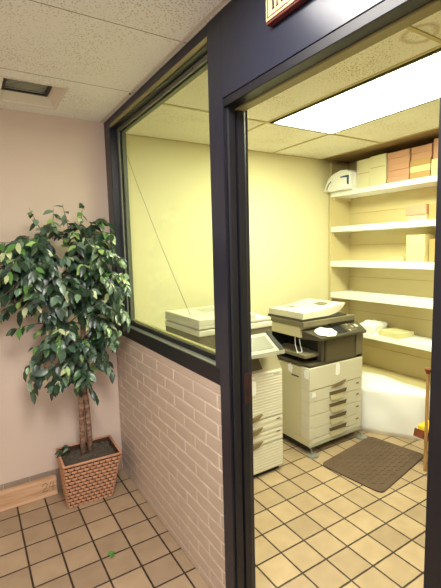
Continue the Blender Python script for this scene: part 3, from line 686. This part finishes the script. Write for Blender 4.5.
# soft white objects: bag on the top shelf, bundle on the fifth shelf, sack on the floor
def blob(name, foot, z0, z1, m, label, cat, seed=1, top=.86, amp=.012, par=None):
    random.seed(seed); bm = B(); n = 40; lv = 9
    P = [Vector(p) for p in foot]; per = [0]
    for i in range(len(P)): per.append(per[-1]+(P[(i+1) % len(P)]-P[i]).length)
    c0 = sum(P, Vector((0, 0)))/len(P); rings = []
    def at(s):
        s *= per[-1]
        for i in range(len(P)):
            if s <= per[i+1]+1e-9: return P[i].lerp(P[(i+1) % len(P)], (s-per[i])/(per[i+1]-per[i]))
    ph = [random.uniform(0, 6.3) for _ in range(5)]
    for l in range(lv+1):
        f = l/lv; k = (1-.05*(1-f)**2)*(1 if f < .7 else math.sqrt(max(0, 1-((f-.7)/.3)**2*(1-top**2)))); zz_ = z0+(z1-z0)*f
        if l == 0: k = .94
        r = []
        for i in range(n):
            p = at(i/n); q_ = c0+(p-c0)*k; w_ = sum(math.sin(ph[j_]+(j_+2)*2*math.pi*i/n+f*4*(j_-2)) for j_ in range(5))*amp*.35
            q_ = q_+(p-c0).normalized()*w_*(.3+f*.7); r.append(bm.verts.new((q_.x, q_.y, zz_+(0 if l == 0 else w_*.6*f))))
        rings.append(r)
    for a, b in zip(rings, rings[1:]):
        for i in range(n): bm.faces.new((a[i], a[(i+1) % n], b[(i+1) % n], b[i]))
    bm.faces.new(rings[0][::-1])
    for kk in (.66, .33):
        r = []
        for i in range(n):
            p = rings[-1][i].co; q_ = Vector((c0.x+(p.x-c0.x)*kk, c0.y+(p.y-c0.y)*kk, p.z+.006)); r.append(bm.verts.new(q_))
        rings.append(r) if False else None
        prev = rings[-1] if kk == .66 else last
        for i in range(n): bm.faces.new((prev[i], prev[(i+1) % n], r[(i+1) % n], r[i]))
        last = r
    bm.faces.new(last)
    base = (c0.x, c0.y, z0)
    if par is None: return based(name, bm, m, base, label, cat, None, True)
    return obj(name, bm, m, par, True)
# bag draped over the shelf corner
t = thing('plastic_bag', (2.40, 0.03, 2.1065), 'white plastic bag with a blue mark at the left end of the top shelf', 'bag')
bm = B(); prof = [(.185, 2.112), (.160, 2.118), (.135, 2.1075), (-.136, 2.1075), (-.137, 2.262), (-.10, 2.285), (-.03, 2.290), (.05, 2.275), (.11, 2.240), (.155, 2.190), (.184, 2.140)]
prof = [(y, z) for y, z in prof]
prism(bm, prof, 'x', 2.235, 2.297, .012)
prism(bm, [(-.136, 2.1075), (-.137, 2.262), (-.10, 2.285), (-.03, 2.290), (.05, 2.275), (.11, 2.240), (.142, 2.20), (.142, 2.1075)], 'x', 2.2975, 2.54, .006)
bmesh.ops.subdivide_edges(bm, edges=bm.edges[:], cuts=1, use_grid_fill=True)
random.seed(8)
for v in bm.verts:
    if v.co.z > 2.12: v.co += Vector((random.uniform(-.005, .005), random.uniform(-.001, .001), random.uniform(-.005, .003)))
obj('bag_body', bm, m_bag, t, True)
bm = B(); prism(bm, [(-.128, 2.148), (-.114, 2.150), (-.112, 2.215), (-.03, 2.222), (-.032, 2.229), (-.10, 2.232), (-.130, 2.232)], 'x', 2.2285, 2.236); obj('blue_print', bm, m_blue, t)
tube_ = tube(B(), [(2.231, .140, 2.125), (2.231, .128, 2.155), (2.231, .108, 2.182), (2.231, .082, 2.200)], .0045, 6); obj('drawstring', tube_, m_signink, t)
blob('wrapped_bundle', [(2.31, -.375), (2.31, -.20), (2.52, -.20), (2.52, -.375)], .7485, .845, m_bag, 'white wrapped bundle on the fifth shelf behind the dark photocopier', 'bundle', 5, .8, .008)
blob('white_sack', [(1.89, -.56), (1.98, -.74), (2.09, -.905), (2.15, -1.0), (2.26, -1.03), (2.27, -.60), (2.27, -.30), (1.92, -.30)], .001, .40, m_bag, 'large bright white sack on the floor before the lowest shelf', 'bag', 7, .93, .014)

# ---------------------------------------------------------------- wooden chair at the right, mostly behind the jamb
t = thing('wooden_chair', (1.97, -1.43, 0), 'wooden armchair with a yellow seat, partly hidden behind the right door jamb', 'chair')
for (x, y, h) in ((1.750, -1.238, .70), (1.750, -1.66, .70), (2.18, -1.22, .75), (2.18, -1.66, .75)):
    bm = B(); box(bm, x-.008, x+.008, y-.010, y+.010, 0, h, .003); obj('leg', bm, m_chairtan, t)
for (x, y) in ((1.750, -1.238), (1.75, -1.66)):
    bm = B(); bmesh.ops.create_cone(bm, segments=16, radius1=.012, radius2=.024, depth=.035, cap_ends=True, matrix=Matrix.Translation((x, y, .7175))); obj('arm_knob', bm, m_redwood, t)
bm = B(); prism(bm, [(1.762, .218), (1.775, .218), (1.790, .268), (1.777, .272)], 'y', -1.72, -1.135, .002); obj('seat_rail', bm, m_redwood, t)
obj('seat_rail', box_(2.16, 2.172, -1.72, -1.14, .22, .27, .002), m_redwood, t)
obj('seat_cushion', box_(1.792, 2.155, -1.71, -1.145, .235, .30, .015, 3), m_yellow, t, True)
obj('backrest', box_(2.19, 2.205, -1.68, -1.20, .50, .74, .004), m_redwood, t)
